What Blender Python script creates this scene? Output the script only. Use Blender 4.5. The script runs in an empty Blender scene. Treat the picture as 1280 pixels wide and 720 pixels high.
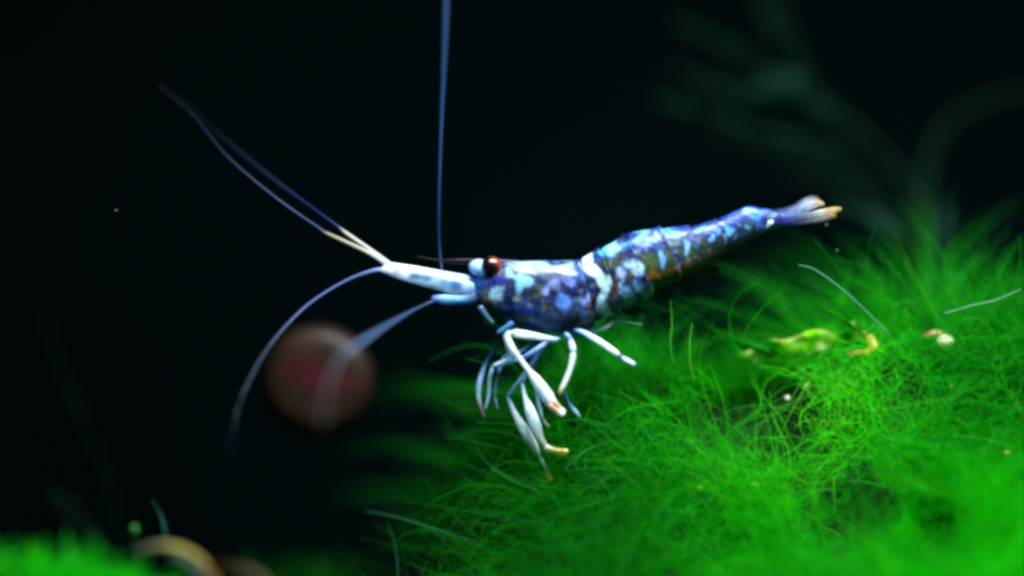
import bpy, math, random
import numpy as np
from mathutils import Vector

# ------------------------------------------------------------------ basics
# 1 unit of layout = 1 cm; everything is multiplied by S on its way into a mesh
S = 0.01
D = 30.0                       # camera to shrimp, in layout units
rng = np.random.default_rng(7)
random.seed(7)
sc = bpy.context.scene
COL = sc.collection

# ------------------------------------------------------------------ camera
cam_d = bpy.data.cameras.new("camera")
cam = bpy.data.objects.new("camera", cam_d)
COL.objects.link(cam)
cam.location = (0, -D * S, 0)
cam.rotation_euler = (math.radians(90), 0, 0)
cam_d.sensor_width = 36
cam_d.lens = 36 * D / 12.8
cam_d.clip_start = 0.005
cam_d.clip_end = 20
cam_d.dof.use_dof = True
cam_d.dof.focus_distance = (D - 0.15) * S
cam_d.dof.aperture_fstop = 2.9
cam_d.dof.aperture_blades = 0
sc.camera = cam

# ------------------------------------------------------------------ world, lamp, exposure
w = bpy.data.worlds.new("World"); sc.world = w; w.use_nodes = True
bg = w.node_tree.nodes["Background"]
bg.inputs[0].default_value = (0.25, 0.6, 0.75, 1)
bg.inputs[1].default_value = 0.012

def area(name, loc, target, size, size_y, power, color, spread=150):
    l = bpy.data.lights.new(name, 'AREA'); l.shape = 'RECTANGLE'
    l.size = size * S; l.size_y = size_y * S; l.energy = power; l.color = color
    l.spread = math.radians(spread)
    o = bpy.data.objects.new(name, l); COL.objects.link(o)
    o.location = Vector(loc) * S
    d = (Vector(target) - Vector(loc))
    o.rotation_euler = d.to_track_quat('-Z', 'Y').to_euler()
    return o
area("aquarium_lamp", (4.4, -5.0, 11.0), (3.2, -0.6, -1.0), 13, 4, 0.92, (0.93, 1.0, 0.97), 150)

sc.view_settings.view_transform = 'Standard'
sc.view_settings.look = 'None'
sc.view_settings.exposure = 0.0
sc.view_settings.gamma = 1.0
sc.cycles.use_denoising = True
sc.cycles.filter_width = 3.5
sc.cycles.max_bounces = 8
sc.cycles.diffuse_bounces = 4
sc.cycles.transmission_bounces = 4
sc.cycles.sample_clamp_indirect = 4

# ------------------------------------------------------------------ helpers
def lin(c):
    c = np.asarray(c, float)
    return np.where(c <= 0.04045, c / 12.92, ((c + 0.055) / 1.055) ** 2.4)

def W(px, py, y=0.0):
    """photo pixel at depth y -> layout coordinates"""
    k = (D + y) / D
    return np.array([(px - 640) / 100 * k, y, (360 - py) / 100 * k])

def tag(o, label=None, cat=None, group=None, kind=None):
    if label: o["label"] = label
    if cat: o["category"] = cat
    if group: o["group"] = group
    if kind: o["kind"] = kind
    return o

def empty(name, loc):
    o = bpy.data.objects.new(name, None); COL.objects.link(o)
    o.location = Vector(loc) * S
    o.empty_display_size = 0.002
    return o

def build(name, verts, faces, mat, parent=None, colors=None, smooth=True):
    """verts in layout units (world). faces list or (n,k) array"""
    me = bpy.data.meshes.new(name)
    v = np.asarray(verts, float) * S
    o = bpy.data.objects.new(name, me)
    if parent is not None:
        off = np.array(parent.location if parent.parent is None else Vector(parent.location) + Vector(parent.parent.location))
        v = v - off
    fa = np.asarray(faces) if not (isinstance(faces, list) and len({len(f) for f in faces}) > 1) else None
    if fa is not None:
        n, k = fa.shape
        me.vertices.add(len(v)); me.vertices.foreach_set("co", v.astype(np.float32).ravel())
        me.loops.add(n * k); me.loops.foreach_set("vertex_index", fa.astype(np.int32).ravel())
        me.polygons.add(n)
        me.polygons.foreach_set("loop_start", np.arange(0, n * k, k, dtype=np.int32))
        me.update(calc_edges=True)
    else:
        me.from_pydata([tuple(x) for x in v], [], [tuple(int(i) for i in f) for f in faces]); me.update()
    if smooth:
        me.polygons.foreach_set("use_smooth", np.ones(len(me.polygons), dtype=bool))
    if colors is not None:
        a = me.color_attributes.new("tint", 'FLOAT_COLOR', 'POINT')
        c = np.ones((len(v), 4), np.float32); c[:, :3] = colors
        a.data.foreach_set("color", c.ravel())
    me.materials.append(mat)
    COL.objects.link(o)
    if parent is not None: o.parent = parent
    return o

def merge(parts):
    V, F, C, n = [], [], [], 0
    for v, f, c in parts:
        V.append(v); F.append(np.asarray(f) + n); C.append(c); n += len(v)
    return np.concatenate(V), np.concatenate(F), np.concatenate(C)

def spline(ctrl, n):
    """Catmull-Rom through control rows (any number of columns)"""
    P = np.asarray(ctrl, float)
    if len(P) == 2:
        t = np.linspace(0, 1, n)[:, None]; return P[0] * (1 - t) + P[1] * t
    Q = np.vstack([2 * P[0] - P[1], P, 2 * P[-1] - P[-2]])
    seg = np.linalg.norm(np.diff(P[:, :3], axis=0), axis=1) + 1e-6
    cum = np.concatenate([[0], np.cumsum(seg)])
    s = np.linspace(0, cum[-1], n)
    i = np.clip(np.searchsorted(cum, s, side='right') - 1, 0, len(P) - 2)
    t = ((s - cum[i]) / seg[i])[:, None]
    a, b, c, d = Q[i], Q[i + 1], Q[i + 2], Q[i + 3]
    return 0.5 * (2 * b + (c - a) * t + (2 * a - 5 * b + 4 * c - d) * t ** 2 + (3 * b - a - 3 * c + d) * t ** 3)

def tube(ctrl, n=24, k=8, flat=1.0, wob=0.0, streak=0.0, core=0.0):
    """ctrl rows: px, py, y, radius px, r,g,b (srgb).  flat = radius across the picture plane / radius in depth"""
    c = np.asarray(ctrl, float)
    xyz = np.array([W(a[0], a[1], a[2]) for a in c])
    R = spline(np.hstack([xyz, c[:, 3:4] / 100, lin(c[:, 4:7])]), n)
    p, r, colr = R[:, :3], np.maximum(R[:, 3], 0.002), np.clip(R[:, 4:7], 0, 1)
    if wob: r = r * (1 + wob * np.sin(np.arange(n) * 2.1 + 1))
    t = np.gradient(p, axis=0); t /= np.linalg.norm(t, axis=1)[:, None] + 1e-9
    ref = np.array([0, 1, 0.0])
    u = np.cross(t, ref); u /= np.linalg.norm(u, axis=1)[:, None] + 1e-9     # in the picture plane
    b = np.cross(u, t)
    th = np.arange(k) / k * 2 * np.pi
    V = p[:, None, :] + r[:, None, None] * (np.cos(th)[None, :, None] * u[:, None, :] + flat * np.sin(th)[None, :, None] * b[:, None, :])
    V = V.reshape(-1, 3)
    V = np.vstack([V, p[0] - t[0] * r[0] * .6, p[-1] + t[-1] * r[-1] * .6])
    F = []
    for i in range(n - 1):
        for j in range(k):
            j2 = (j + 1) % k
            F.append((i * k + j, i * k + j2, (i + 1) * k + j2)); F.append((i * k + j, (i + 1) * k + j2, (i + 1) * k + j))
    a, z = n * k, n * k + 1
    for j in range(k):
        j2 = (j + 1) % k
        F.append((a, j2, j)); F.append((z, (n - 1) * k + j, (n - 1) * k + j2))
    C = np.vstack([np.repeat(colr, k, axis=0), colr[0], colr[-1]])
    if streak:   # pigment lines running along the limb
        ii_, jj_ = np.meshgrid(np.arange(n), np.arange(k), indexing='ij')
        q_ = np.sin(jj_ * 12.9 / k * 6 + 2.2 * np.sin(ii_ / n * 5) + n) * .6 + .4 * np.sin(ii_ * 1.3 + jj_ * 4.1)
        m_ = np.concatenate([np.clip(q_ * streak, 0, 1).ravel(), [0, 0]])[:, None]
        C = C * (1 - m_) + C * m_ * np.array([.22, .38, .60])
    if core:     # the bluish see-through web between the two pale ribs of a scale
        w_ = np.abs(np.angle(np.exp(1j * (th - 1.5 * np.pi)))) 
        ln = np.linspace(0, 1, n)[:, None]
        m_ = core * np.exp(-((w_[None] - .15 * np.sin(ln * 9)) / .55) ** 4) * np.clip(ln * 6 - .6, 0, 1) * np.clip(.75 + .35 * np.sin(ln * 17 + 1) + .2 * np.sin(ln * 41), 0, 1)
        m_ = np.concatenate([m_.ravel(), [0, 0]])[:, None]
        C = C * (1 - m_) + lin([.22, .42, .64]) * m_
    return V, np.array(F), C

def ball(c, r, nu=24, nv=14):
    V, F = [], []
    r = np.broadcast_to(r, 3)
    for i in range(nv + 1):
        ph = math.pi * i / nv
        for j in range(nu):
            th = 2 * math.pi * j / nu
            V.append(np.asarray(c) + r * np.array([math.sin(ph) * math.cos(th), math.sin(ph) * math.sin(th), math.cos(ph)]))
    for i in range(nv):
        for j in range(nu):
            j2 = (j + 1) % nu
            F.append((i * nu + j, (i + 1) * nu + j, (i + 1) * nu + j2, i * nu + j2))
    return np.array(V), np.array(F)

class Smooth:
    """smooth 3-D noise as a sum of sines"""
    def __init__(s, freq, n=14, seed=0):
        g = np.random.default_rng(seed)
        s.k = g.normal(size=(n, 3)) * freq; s.p = g.uniform(0, 6.28, n)
    def __call__(s, p): return np.sin(p @ s.k.T + s.p).sum(1) / math.sqrt(len(s.p) / 2)

# ------------------------------------------------------------------ materials
def mat_attr(name, rough=0.4, spec=0.5, sss=0.0, coat=0.0, transl=0.0, bump=0.0, bscale=600, mottle=0.0, alpha=1.0, gain=1.0):
    m = bpy.data.materials.new(name); m.use_nodes = True
    nt = m.node_tree; N = nt.nodes; L = nt.links
    b = N["Principled BSDF"]; out = N["Material Output"]
    at = N.new("ShaderNodeAttribute"); at.attribute_name = "tint"
    colsock = at.outputs["Color"]
    if mottle or bump:
        tc = N.new("ShaderNodeTexCoord"); nz = N.new("ShaderNodeTexNoise")
        nz.inputs["Scale"].default_value = bscale; nz.inputs["Detail"].default_value = 4
        L.new(tc.outputs["Object"], nz.inputs["Vector"])
    if mottle:
        mr = N.new("ShaderNodeMapRange"); mr.inputs[1].default_value = 0.3; mr.inputs[2].default_value = 0.7
        mr.inputs[3].default_value = 1 - mottle; mr.inputs[4].default_value = 1 + mottle
        L.new(nz.outputs["Fac"], mr.inputs[0])
        mx = N.new("ShaderNodeVectorMath"); mx.operation = 'SCALE'
        L.new(colsock, mx.inputs[0]); L.new(mr.outputs[0], mx.inputs["Scale"]); colsock = mx.outputs[0]
    if gain != 1.0:
        mg = N.new("ShaderNodeVectorMath"); mg.operation = 'SCALE'; mg.inputs["Scale"].default_value = gain
        L.new(colsock, mg.inputs[0]); colsock = mg.outputs[0]
    L.new(colsock, b.inputs["Base Color"])
    b.inputs["Roughness"].default_value = rough
    b.inputs["Specular IOR Level"].default_value = spec
    b.inputs["Coat Weight"].default_value = coat; b.inputs["Coat Roughness"].default_value = 0.15
    b.inputs["Alpha"].default_value = alpha
    if sss:
        b.inputs["Subsurface Weight"].default_value = sss
        b.inputs["Subsurface Radius"].default_value = (0.4, 0.6, 1.0)
        b.inputs["Subsurface Scale"].default_value = 0.0008
    if bump:
        bp = N.new("ShaderNodeBump"); bp.inputs["Strength"].default_value = bump; bp.inputs["Distance"].default_value = 0.0004
        L.new(nz.outputs["Fac"], bp.inputs["Height"]); L.new(bp.outputs[0], b.inputs["Normal"])
    if transl:
        tr = N.new("ShaderNodeBsdfTranslucent"); L.new(colsock, tr.inputs["Color"])
        ms = N.new("ShaderNodeMixShader"); ms.inputs[0].default_value = transl
        L.new(b.outputs[0], ms.inputs[1]); L.new(tr.outputs[0], ms.inputs[2]); L.new(ms.outputs[0], out.inputs["Surface"])
    return m

def mat_plain(name, color, rough=0.8, noise=0.0, scale=40, spec=0.2):
    m = bpy.data.materials.new(name); m.use_nodes = True
    nt = m.node_tree; N = nt.nodes; L = nt.links; b = N["Principled BSDF"]
    b.inputs["Roughness"].default_value = rough; b.inputs["Specular IOR Level"].default_value = spec
    tc = N.new("ShaderNodeTexCoord"); nz = N.new("ShaderNodeTexNoise")
    nz.inputs["Scale"].default_value = scale; nz.inputs["Detail"].default_value = 6
    L.new(tc.outputs["Object"], nz.inputs["Vector"])
    cr = N.new("ShaderNodeValToRGB")
    c = np.array(color)
    cr.color_ramp.elements[0].color = (*(c * (1 - noise)), 1); cr.color_ramp.elements[0].position = .3
    cr.color_ramp.elements[1].color = (*(c * (1 + noise)), 1); cr.color_ramp.elements[1].position = .7
    L.new(nz.outputs["Fac"], cr.inputs[0]); L.new(cr.outputs[0], b.inputs["Base Color"])
    return m

M_shell = mat_attr("shrimp_shell", rough=0.45, spec=0.18, sss=0.04, coat=0.03, bump=0.7, bscale=900, mottle=0.35, gain=0.45)
M_limb = mat_attr("shrimp_limb", rough=0.35, spec=0.5, sss=0.2, coat=0.05, transl=0.4, mottle=0.3, bscale=700, gain=0.95)
M_clear = mat_attr("shrimp_clear_limb", rough=0.3, spec=0.3, transl=0.4, alpha=0.55, gain=0.84)
M_tail = mat_attr("shrimp_tail", rough=0.5, spec=0.3, transl=0.4, mottle=0.4, bscale=900, alpha=.85, gain=.62)
M_fin = mat_attr("shrimp_fin", rough=0.6, spec=0.05, transl=0.5, alpha=0.4)
M_eye = mat_attr("shrimp_eye", rough=0.25, spec=0.4, coat=0.2)
M_moss = mat_attr("moss_green", rough=0.7, spec=0.06, transl=0.6)
M_leaf = mat_attr("leaf", rough=0.5, spec=0.3, transl=0.4, mottle=0.3, bscale=500, bump=0.3, gain=1.25)
M_dead = mat_attr("dead_leaf", rough=0.7, spec=0.1, transl=0.3, mottle=0.5, bscale=400, gain=.55)
M_plant = mat_attr("dark_plant", rough=0.8, spec=0.04, transl=0.2, mottle=0.4, bscale=300, gain=.48)
M_snail = mat_attr("snail_shell", rough=0.5, spec=0.15, mottle=0.25, bscale=300)
M_wall = mat_plain("dark_back_glass", (0.0013, 0.0066, 0.0075), 0.9, 0.55, 3, 0.0)
M_soil = mat_plain("dark_soil", (0.008, 0.010, 0.008), 0.95, 0.6, 300, 0.05)
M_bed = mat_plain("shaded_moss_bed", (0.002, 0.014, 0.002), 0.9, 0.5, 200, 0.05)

# ------------------------------------------------------------------ setting
def quad(name, a, b, c, d, mat):
    o = build(name, np.array([a, b, c, d], float), np.array([[0, 1, 2, 3]]), mat, smooth=False)
    return tag(o, kind="structure")
quad("ground", (-60, -28, -7), (60, -28, -7), (60, 26, -7), (-60, 26, -7), M_soil)
quad("back_wall", (-60, 25, -8), (60, 25, -8), (60, 25, 40), (-60, 25, 40), M_wall)

# ------------------------------------------------------------------ moss mound
TOPX = np.array([-6.4, -3.5, -2.0, -1.1, -0.4, 0.3, 1.2, 2.1, 3.1, 4.2, 5.2, 6.5, 9.0])
TOPZ = np.array([-7.0, -6.2, -4.3, -3.1, -2.3, -1.50, -1.10, -0.95, -0.85, -0.52, -0.36, -0.28, -0.38])
lump = Smooth(1.3, 16, 3); lump2 = Smooth(3.2, 16, 4)
def H(x, y):
    top = np.interp(x, TOPX, TOPZ)
    f = 0.9 - y
    drop = np.where(f > 0, 3.9 * (1 - np.exp(-np.maximum(f, 0) / 1.75)), 0.05 * f * f + 0.03 * np.abs(f))
    p = np.stack([x, y, 0 * x], -1).reshape(-1, 3)
    l = (lump(p) * 0.10 + lump2(p) * 0.05).reshape(np.shape(x))
    return np.maximum(top - drop + l, -6.98)
H0 = H
PITS = []
for (u_, v_, r_, dep) in ((932, 505, .26, .6), (965, 488, .22, .5), (1000, 500, .30, .7), (1045, 500, .16, .4), (1015, 568, .24, .5), (960, 560, .12, .35), (1095, 630, .26, .45), (1150, 655, .2, .4), (1000, 650, .24, .4), (1045, 668, .16, .35), (1190, 680, .22, .4), (905, 468, .22, .35), (1075, 590, .25, .4), (1110, 520, .16, .3), (620, 660, .3, .4)):
    for y_ in np.arange(-4.5, 1.5, .03):
        p_ = W(u_, v_, y_)
        if H0(p_[0:1], p_[1:2])[0] + .12 > p_[2]:
            PITS.append((p_[0], p_[1], r_, dep)); break
def H(x, y):
    z = H0(x, y)
    for (a_, b_, r_, dep) in PITS:
        z = z - 1.15 * dep * np.exp(-(((x - a_) / r_) ** 2 + ((y - b_) / (r_ * .9)) ** 2))
    return np.maximum(z, -6.98)
nx, ny = 150, 110
gx, gy = np.meshgrid(np.linspace(-6.4, 9, nx), np.linspace(-5.5, 6.5, ny), indexing='ij')
gz = H(gx, gy) - 0.50
V = np.stack([gx, gy, gz], -1).reshape(-1, 3)
ii, jj = np.meshgrid(np.arange(nx - 1), np.arange(ny - 1), indexing='ij')
q = (ii * ny + jj).ravel()
F = np.stack([q, q + ny, q + ny + 1, q + 1], 1)
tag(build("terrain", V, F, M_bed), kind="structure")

HOLLOWS = []
def set_hollows():
    g = np.random.default_rng(17)
    for (a_, b_, r_, dep) in PITS:
        HOLLOWS.append((np.array([a_, b_ - .12, float(H(np.array([a_]), np.array([b_]))[0]) + .55 * dep]), np.array([r_ * 1.0, r_ * 1.25, .34 + dep * .55]), .95))
    for i in range(70):
        a_, b_ = g.uniform(-.8, 7), g.uniform(-2.2, .6)
        q_ = g.uniform(.07, .2)
        HOLLOWS.append((np.array([a_, b_, float(H(np.array([a_]), np.array([b_]))[0]) - .12]), np.array([q_ * 1.4, q_ * 1.5, .3]), .9))
set_hollows()
for (u_, v_, rx_, ry_, rz_) in ((925, 500, .26, .6, .16), (985, 497, .36, .7, .20), (1030, 515, .18, .5, .13), (905, 470, .22, .5, .09), (1062, 428, .12, .4, .08), (1010, 565, .28, .6, .2), (1095, 632, .26, .6, .22), (1170, 655, .2, .5, .18)):
    for y_ in np.arange(-4.5, 1.5, .02):
        p_ = W(u_, v_, y_)
        if H0(p_[0:1], p_[1:2])[0] + .15 > p_[2]: break
    HOLLOWS.append((p_ + np.array([0, .15, 0]), np.array([rx_, ry_, rz_]), .96))
for u_, v_ in ((945, 440), (985, 431), (1025, 424), (1065, 414)):     # the leaf presses the moss down
    for y_ in np.arange(-4.5, 1.5, .02):
        p_ = W(u_, v_, y_)
        if H0(p_[0:1], p_[1:2])[0] + .52 > p_[2]: break
    HOLLOWS.append((p_ + np.array([0, -.12, .02]), np.array([.24, .34, .12]), .70))
def carve(V, F, C, N, K, g):
    P = V.reshape(N, K, 3, 3).mean(2)
    keep = np.ones(N, bool)
    for c_, r_, pr in HOLLOWS:
        hit = (((P - c_) / r_) ** 2).sum(2).min(1) < 1
        keep &= ~(hit & (g.random(N) < pr))
    n = keep.sum()
    return V.reshape(N, K * 3, 3)[keep].reshape(-1, 3), F[:n * (K - 1) * 3], C.reshape(N, K * 3, 3)[keep].reshape(-1, 3)

def strands(root, dirv, length, rad, K, curl, colr, droop=0.0, seed=1, wave=2):
    """curved 3-sided filaments: returns verts, tris, colours"""
    g = np.random.default_rng(seed)
    N = len(root)
    d = dirv / (np.linalg.norm(dirv, axis=1)[:, None] + 1e-9)
    bend = g.normal(size=(N, 3)) * curl
    bend2 = g.normal(size=(N, 3)) * curl
    P = np.zeros((N, K, 3)); P[:, 0] = root
    T = np.zeros((N, K, 3)); T[:, 0] = d
    step = (length / (K - 1))[:, None]
    for k in range(1, K):
        ph = k / (K - 1)
        d = d + (bend * math.cos(ph * 2.2 * wave) + bend2 * math.sin(ph * 1.7 * wave)) / (K - 1)
        d[:, 2] -= droop / (K - 1)
        d /= np.linalg.norm(d, axis=1)[:, None]
        P[:, k] = P[:, k - 1] + d * step; T[:, k] = d
    ref = g.normal(size=(N, 1, 3))
    u = np.cross(T, ref); u /= np.linalg.norm(u, axis=2)[..., None] + 1e-9
    b = np.cross(T, u)
    taper = 1 - 0.75 * np.linspace(0, 1, K) ** 1.5
    R = rad[:, None] * taper[None]
    ring = []
    for a in (0, 2.094, 4.189):
        ring.append(P + R[..., None] * (math.cos(a) * u + math.sin(a) * b))
    V = np.stack(ring, 2).reshape(-1, 3)                # N,K,3,3
    base = (np.arange(N) * K * 3)[:, None, None] + (np.arange(K - 1) * 3)[None, :, None]
    fs = []
    for j in range(3):
        j2 = (j + 1) % 3
        fs.append(np.stack([base + j, base + j2, base + 3 + j2, base + 3 + j], -1)[:, :, 0])
    F = np.stack(fs, 2).reshape(-1, 4)
    C = np.repeat(colr, K * 3, axis=0)
    return V, F, C

def greens(n, g, pale=0.06):
    """filament pigments: saturated greens, some teal-pale, some yellowish"""
    base = lin([0.12, 0.80, 0.05]); dk = lin([0.04, 0.66, 0.05]); ye = lin([0.38, 0.80, 0.06]); pl = lin([0.24, 0.80, 0.32])
    t = g.random((n, 1))
    c = base * t + dk * (1 - t)
    m = g.random(n); c[m < 0.03] = ye; c[(m > 0.03) & (m < 0.03 + pale)] = pl
    return c * g.uniform(0.75, 1.15, (n, 1))

tone = Smooth(1.1, 14, 33)
def moss_patch(N, xr, yr, lift, lmin, lmax, r0, r1, K, curl, seed, spread=1.0, dens=None, jitter=0.35, up=0.8, gain=1.0):
    g = np.random.default_rng(seed)
    x = g.uniform(*xr, N); y = g.uniform(*yr, N)
    z = H(x, y)
    keep = z > -6.5
    if dens is not None: keep &= g.random(N) < dens(x, y, z)
    x, y, z = x[keep], y[keep], z[keep]; n = len(x)
    e = 0.05
    nrm = np.stack([-(H(x + e, y) - H(x - e, y)) / (2 * e), -(H(x, y + e) - H(x, y - e)) / (2 * e), np.ones(n)], 1)
    nrm /= np.linalg.norm(nrm, axis=1)[:, None]
    root = np.stack([x, y, z - 0.45], 1) + nrm * (lift + g.uniform(0, jitter, n))[:, None]
    fl = np.stack([Smooth(1.6, 12, 50 + i)(root) for i in range(3)], 1)
    d = nrm * up + fl * 0.42 * spread + g.normal(size=(n, 3)) * 0.62 * spread + np.array([-.12, 0, .05])
    L = g.uniform(lmin, lmax, n)
    R = g.uniform(r0, r1, n)
    # patchy yellow-green and blue-green pigment; the slope along x paints light falloff
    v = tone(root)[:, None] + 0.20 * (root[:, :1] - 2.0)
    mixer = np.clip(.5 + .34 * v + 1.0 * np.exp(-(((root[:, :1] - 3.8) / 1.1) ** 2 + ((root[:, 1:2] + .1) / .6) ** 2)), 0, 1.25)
    gain = gain * np.clip(.62 + .22 * (root[:, :1] + .6), .55, 1)      # shade painted into the pigment: darker towards the mound's left end
    gain = gain * (1 - .45 * np.clip((root[:, 1:2] - .5) / 1.0, 0, 1))  # strands further back darkened too, shade put into their colour
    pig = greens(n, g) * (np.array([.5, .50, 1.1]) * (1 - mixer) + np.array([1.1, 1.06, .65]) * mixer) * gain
    lp = np.exp(-(((root[:, :1] - 3.7) / .8) ** 2 + ((root[:, 1:2] - .1) / .5) ** 2)) * (g.random((n, 1)) < .55)     # pale yellow new shoots round the leaf
    pig = pig * (1 - .6 * lp) + lin([.55, .88, .16]) * .6 * lp
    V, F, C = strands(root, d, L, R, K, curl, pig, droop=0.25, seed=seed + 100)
    return carve(V, F, C, n, K, g)

tone = Smooth(1.1, 14, 33); dn1 = Smooth(1.7, 14, 21); dn2 = Smooth(4.5, 14, 22)
def holes(px, py, rx, ry):
    def f(x, y, z):
        k = D / (D + y)
        u = x * k * 100 + 640; v = 360 - z * k * 100
        return 1 - np.exp(-(((u - px) / rx) ** 2 + ((v - py) / ry) ** 2))
    return f
def dens(x, y, z):
    p = np.stack([x, y, z], 1)
    d = np.clip(0.74 + 0.22 * dn1(p) + 0.18 * dn2(p), 0.12, 1)
    for (a_, b_, r_, dep) in PITS:
        d = d * (1 - .97 * np.exp(-(((x - a_) / (r_ * 1.1)) ** 2 + ((y - b_) / r_) ** 2) ** 1.5))
    left = np.clip((x + 1.6) / 2.6, 0.25, 1)
    return d * left
parts = [
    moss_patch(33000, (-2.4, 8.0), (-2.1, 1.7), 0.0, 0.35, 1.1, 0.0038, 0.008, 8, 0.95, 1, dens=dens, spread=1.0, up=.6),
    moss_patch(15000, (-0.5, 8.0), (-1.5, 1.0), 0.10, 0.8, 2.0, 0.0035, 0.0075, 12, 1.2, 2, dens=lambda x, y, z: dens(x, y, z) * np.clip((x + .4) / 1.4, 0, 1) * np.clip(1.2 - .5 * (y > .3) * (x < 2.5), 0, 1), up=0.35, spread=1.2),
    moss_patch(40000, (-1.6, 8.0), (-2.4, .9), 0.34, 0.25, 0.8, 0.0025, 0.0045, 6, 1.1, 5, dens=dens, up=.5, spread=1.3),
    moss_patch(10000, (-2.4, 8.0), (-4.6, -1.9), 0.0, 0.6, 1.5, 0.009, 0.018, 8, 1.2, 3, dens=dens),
    moss_patch(3600, (2.6, 8.6), (1.6, 5.0), -.1, 0.5, 1.3, 0.009, 0.018, 9, 0.8, 4, dens=lambda x, y, z: np.clip((x - 2.6) / 3, 0.03, .8), up=.8, gain=.42),  # rear patch: pigment darkened to stand for dimmer light
]
V, F, C = merge(parts)
TRIS = len(F) * 2
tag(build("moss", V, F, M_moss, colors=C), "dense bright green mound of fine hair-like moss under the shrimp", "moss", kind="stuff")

# trailing filaments drifting left out of the mound, and long loose threads over its top
def bunch(path, n, rad, jit, seed, K=16, tintf=1.0):
    g = np.random.default_rng(seed)
    out = []
    for i in range(n):
        pts = []
        off = g.normal(size=3) * jit * 0.4
        for j, (px, py, y) in enumerate(path):
            q = W(px, py, y) + off * (0.3 + j * 0.55) + g.normal(size=3) * jit * 0.10
            pts.append(q)
        cut = g.uniform(0.45, 1.0)
        R = spline(np.array(pts), K)
        m = max(4, int(K * cut)); R = R[:m]
        t = np.gradient(R, axis=0); t /= np.linalg.norm(t, axis=1)[:, None] + 1e-9
        u = np.cross(t, [0.1, 1, 0.2]); u /= np.linalg.norm(u, axis=1)[:, None]; b = np.cross(t, u)
        r = rad * g.uniform(.7, 1.2) * (1 - .93 * np.linspace(0, 1, m) ** 1.3)[:, None]
        V = np.stack([R + r * (math.cos(a) * u + math.sin(a) * b) for a in (0, 2.094, 4.189)], 1).reshape(-1, 3)
        base = np.arange(m - 1) * 3
        F = np.concatenate([np.stack([base + j, base + (j + 1) % 3, base + 3 + (j + 1) % 3, base + 3 + j], 1) for j in range(3)])
        c = greens(1, g, 0.15) * tintf
        out.append((V, F, np.repeat(c, len(V), axis=0)))
    return merge(out)
wis = [
    ([(700, 500, .6), (600, 488, 1.6), (540, 484, 2.2), (455, 494, 2.8)], 26, .012, .16),
    ([(690, 560, .4), (600, 572, 1.4), (550, 573, 1.9), (490, 574, 2.3)], 26, .013, .13),
    ([(700, 530, .8), (600, 515, 2.0), (530, 495, 2.6), (450, 455, 3.2)], 12, .012, .16),
    ([(700, 610, .2), (600, 622, 1.6), (480, 615, 2.4), (350, 622, 3.2)], 16, .012, .16),
    ([(690, 640, -.2), (600, 640, .8), (520, 636, 1.4), (440, 640, 2.0)], 14, .012, .2),
    ([(690, 590, .4), (600, 590, 1.8), (500, 560, 2.8), (400, 575, 3.4)], 12, .012, .25),
    ([(700, 680, -.6), (600, 690, .2), (520, 670, .8), (440, 690, 1.2)], 18, .012, .25),
    ([(660, 545, .6), (600, 540, 1.0), (565, 545, 1.3), (556, 525, 1.5), (572, 503, 1.6)], 6, .012, .05),
    ([(1010, 420, .6), (950, 400, .6), (880, 370, .7), (800, 350, .9)], 10, .011, .18),
    ([(1090, 420, .5), (1040, 390, .5), (990, 370, .6), (930, 345, .8)], 14, .011, .16),
    ([(1180, 420, .6), (1150, 370, .8), (1120, 320, 1.2), (1085, 285, 1.6)], 22, .013, .2),
    ([(1150, 430, 1.4), (1160, 350, 2.2), (1160, 290, 2.8), (1158, 235, 3.2)], 24, .014, .16),
    ([(1180, 420, 1.0), (1200, 350, 1.4), (1225, 320, 1.6), (1250, 300, 1.8)], 10, .012, .12),
    ([(1120, 430, 1.4), (1100, 370, 2.0), (1080, 330, 2.4), (1050, 300, 2.8)], 26, .014, .22),
    ([(1200, 410, 1.2), (1190, 360, 2.0), (1200, 310, 2.6), (1260, 270, 3.2)], 16, .014, .25),
    ([(1130, 420, 1.6), (1060, 365, 2.0), (1000, 330, 2.4), (930, 312, 2.8)], 34, .012, .35),
    ([(1000, 420, 1.2), (960, 370, 1.6), (900, 345, 2.0), (850, 340, 2.4)], 26, .012, .30),
    ([(960, 440, .4), (900, 420, .5), (850, 395, .7), (790, 385, .9)], 12, .011, .16),
]
V, F, C = merge([bunch(p, n, r, j, 300 + i, tintf=.42 if i in (15, 16) else .5 if i >= 8 else .55) for i, (p, n, r, j) in enumerate(wis)])  # tintf darkens these threads in colour, in place of weaker light
tag(build("trailing_moss", V, F, M_moss, colors=C), "loose green moss threads trailing out of the mound into dark water", "moss", kind="stuff")

def surf(u_, v_, lift=0.0):
    for y_ in np.arange(-4.5, 3, .02):
        p_ = W(u_, v_, y_)
        if H0(p_[0:1], p_[1:2])[0] + lift > p_[2]: return y_
    return 0.0
def thread(path, rads, col, name, label, cat, group=None):
    ctrl = [(p[0], p[1], p[2], r * .5, *(np.array(col) * .75)) for p, r in zip(path, rads)]
    V, F, C = tube(ctrl, 26, 5)
    o = build(name, V, F, M_moss, colors=C)
    return tag(o, label, cat, group)
thread([(998, 331, -.1), (1020, 338, -.1), (1060, 368, -.15), (1112, 418, -.1)], [1.0, 1.6, 2.0, 1.8], (.45, .75, .62), "moss_thread",
       "long pale grey-green thread arching from under the tail down to the moss", "moss thread", "stray threads on the moss")
thread([(1180, 392, -.2), (1215, 382, -.2), (1245, 375, -.2), (1275, 362, -.2)], [1.6, 2.0, 2.0, 1.2], (.55, .80, .66), "moss_thread",
       "short pale whitish thread rising above the small white snail shell", "moss thread", "stray threads on the moss")
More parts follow.
